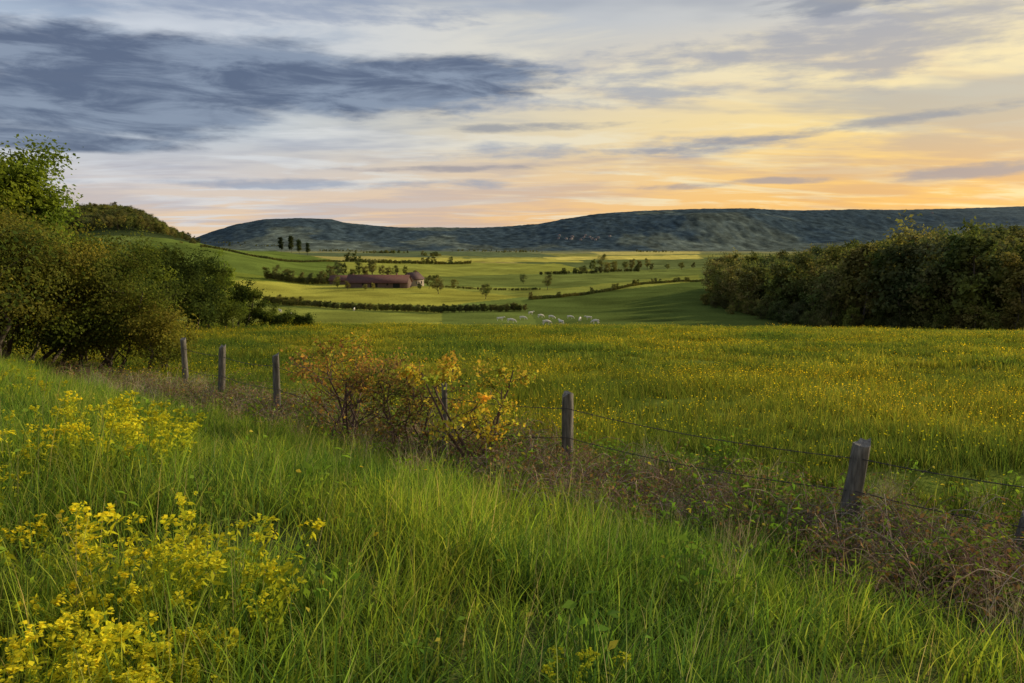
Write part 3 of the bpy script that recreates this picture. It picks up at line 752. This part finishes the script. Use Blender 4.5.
Lr=RAMP(eln,[(0,(234,204,170)),(e_(2),(228,206,186)),(e_(4),(208,204,206)),(e_(7),(190,202,216)),(e_(11),(180,195,213)),(e_(16),(166,181,203)),(e_(30),(150,168,198)),(1,(95,120,165))])
Rr=RAMP(eln,[(0,(248,182,92)),(e_(2.5),(252,194,100)),(e_(5),(255,208,118)),(e_(8),(255,224,148)),(e_(11),(246,222,172)),(e_(15),(210,208,202)),(e_(30),(160,172,195)),(1,(95,120,165))])
base=MIX(MR(AZ,-30,28),Lr,Rr)
den=M('ADD',M('MAXIMUM',z,0),.09)
cx=N.new('ShaderNodeCombineXYZ');L.new(M('DIVIDE',x,den),cx.inputs[0]);L.new(M('DIVIDE',y,den),cx.inputs[1])
def noise(vec,scale,det=6,rough=.6,dist=0,sc=(1,1,1),loc=(0,0,0),rot=0):
    mp=N.new('ShaderNodeMapping');mp.inputs['Scale'].default_value=sc;mp.inputs['Location'].default_value=loc;mp.inputs['Rotation'].default_value=(0,0,rot);L.new(vec,mp.inputs[0])
    n=N.new('ShaderNodeTexNoise');n.noise_dimensions='2D';n.inputs['Scale'].default_value=scale;n.inputs['Detail'].default_value=det;n.inputs['Roughness'].default_value=rough;n.inputs['Distortion'].default_value=dist
    L.new(mp.outputs[0],n.inputs['Vector']);return n.outputs['Fac']
n1=noise(cx.outputs[0],.6,5,.60,0,(.6,1.15,1),(3,1,0),.15)
n2=noise(cx.outputs[0],1.3,6,.60,.4,(.5,1.2,1),(7,4,0),.15)
cv=N.new('ShaderNodeCombineXYZ');L.new(M('MULTIPLY',AZ,.075),cv.inputs[0]);L.new(M('MULTIPLY',EL,.26),cv.inputs[1])
n3=noise(cv.outputs[0],1.3,6,.58,.3)
n4=noise(cv.outputs[0],3.6,6,.6,0,(.8,1.3,1))
n5=noise(cv.outputs[0],2.0,6,.62,.3,(.8,1.3,1),(5,2,0))
brt=MIX(MR(AZ,-25,30),lin((220,224,230)),lin((255,236,180)))
col=MIX(M('MULTIPLY',MR(n2,.46,.64),.7),base,brt)
gcol=MIX(MR(EL,2,9),MIX(MR(AZ,-20,30),lin((186,180,188)),lin((222,168,112))),MIX(MR(AZ,-30,40),lin((136,152,178)),lin((156,160,170))))
col=MIX(M('MULTIPLY',MR(n1,.44,.62),.62),col,gcol)
def blobs(lst,amp,lo,hi):
    tot=None
    for (bx,by,rx,ry,tilt) in lst:
        a0=math.degrees(math.atan((bx-512)/747));ca=math.cos(math.radians(a0));e0=math.degrees(math.atan((235.5-by)/747*ca))
        rxd=math.degrees(rx/747*ca*ca);ryd=math.degrees(ry/747*ca)
        dx=M('SUBTRACT',AZ,a0);dy=M('SUBTRACT',M('SUBTRACT',EL,e0),M('MULTIPLY',dx,tilt))
        q=M('ADD',M('POWER',M('ABSOLUTE',M('DIVIDE',dx,rxd)),2),M('POWER',M('ABSOLUTE',M('DIVIDE',dy,ryd)),2))
        v=M('SUBTRACT',1,q);v=M('MAXIMUM',v,-1.2)
        tot=v if tot is None else M('MAXIMUM',tot,v)
    nn=M('ADD',M('MULTIPLY',M('SUBTRACT',n3,.5),amp),M('MULTIPLY',M('SUBTRACT',n4,.5),amp*.7))
    return MR(M('ADD',tot,nn),lo,hi)
soft=blobs([(780,66,330,30,.02),(640,150,230,12,.03),(200,12,320,16,0),(900,20,200,18,.03),(330,185,260,6,.01),(620,100,200,16,.04)],3.4,-.1,1.4)
col=MIX(M('MULTIPLY',soft,.72),col,MIX(MR(AZ,-10,35),lin((142,156,182)),lin((154,156,168))))
dk=blobs([(225,82,320,38,-.005),(110,108,220,36,0),(420,86,150,24,0),(60,143,150,12,0),(-150,90,200,60,0)],1.2,-.2,.55)
col=MIX(M('MULTIPLY',dk,.96),col,MIX(MR(n5,.36,.66),lin((84,98,126)),lin((134,148,170))))
st=blobs([(860,128,270,8,.085),(975,172,85,8,.04),(690,187,60,4,.03),(820,14,110,12,.02),(470,170,140,4,.02),(770,182,50,4,0),(560,130,110,5,.02)],3.0,-.1,1.1)
col=MIX(M('MULTIPLY',st,.75),col,MIX(MR(EL,3,9),lin((150,144,156)),lin((136,142,156))))
col=MIX(MR(EL,-1.5,0),lin((90,100,70)),col)
bg=N.new('ShaderNodeBackground');L.new(col,bg.inputs[0]);bg.inputs[1].default_value=1.02
sk=N.new('ShaderNodeTexSky');sk.sky_type='NISHITA';sk.sun_disc=False;sk.sun_elevation=SUN_EL;sk.sun_rotation=SUN_AZ;sk.altitude=300
b2=N.new('ShaderNodeBackground');L.new(sk.outputs[0],b2.inputs[0]);b2.inputs[1].default_value=.08
ms=N.new('ShaderNodeMixShader');ms.inputs[0].default_value=.9;L.new(b2.outputs[0],ms.inputs[1]);L.new(bg.outputs[0],ms.inputs[2])
wo=N.new('ShaderNodeOutputWorld');L.new(ms.outputs[0],wo.inputs[0])
sl=bpy.data.lights.new('sun','SUN');sl.energy=5.0;sl.angle=math.radians(2);sl.color=(1,.85,.60)
so=bpy.data.objects.new('sun',sl);scene.collection.objects.link(so)
dv=Vector((math.sin(SUN_AZ)*math.cos(SUN_EL),math.cos(SUN_AZ)*math.cos(SUN_EL),math.sin(SUN_EL)))
so.rotation_euler=dv.to_track_quat('Z','Y').to_euler()
cam=bpy.data.cameras.new('camera');cam.sensor_width=36;cam.lens=FPX/1024*36;cam.clip_start=.05;cam.clip_end=20000
co=bpy.data.objects.new('camera',cam);scene.collection.objects.link(co);co.rotation_euler=(math.pi/2-PITCH,0,0)
scene.camera=co
scene.view_settings.view_transform='Standard';scene.view_settings.look='None';scene.view_settings.exposure=0
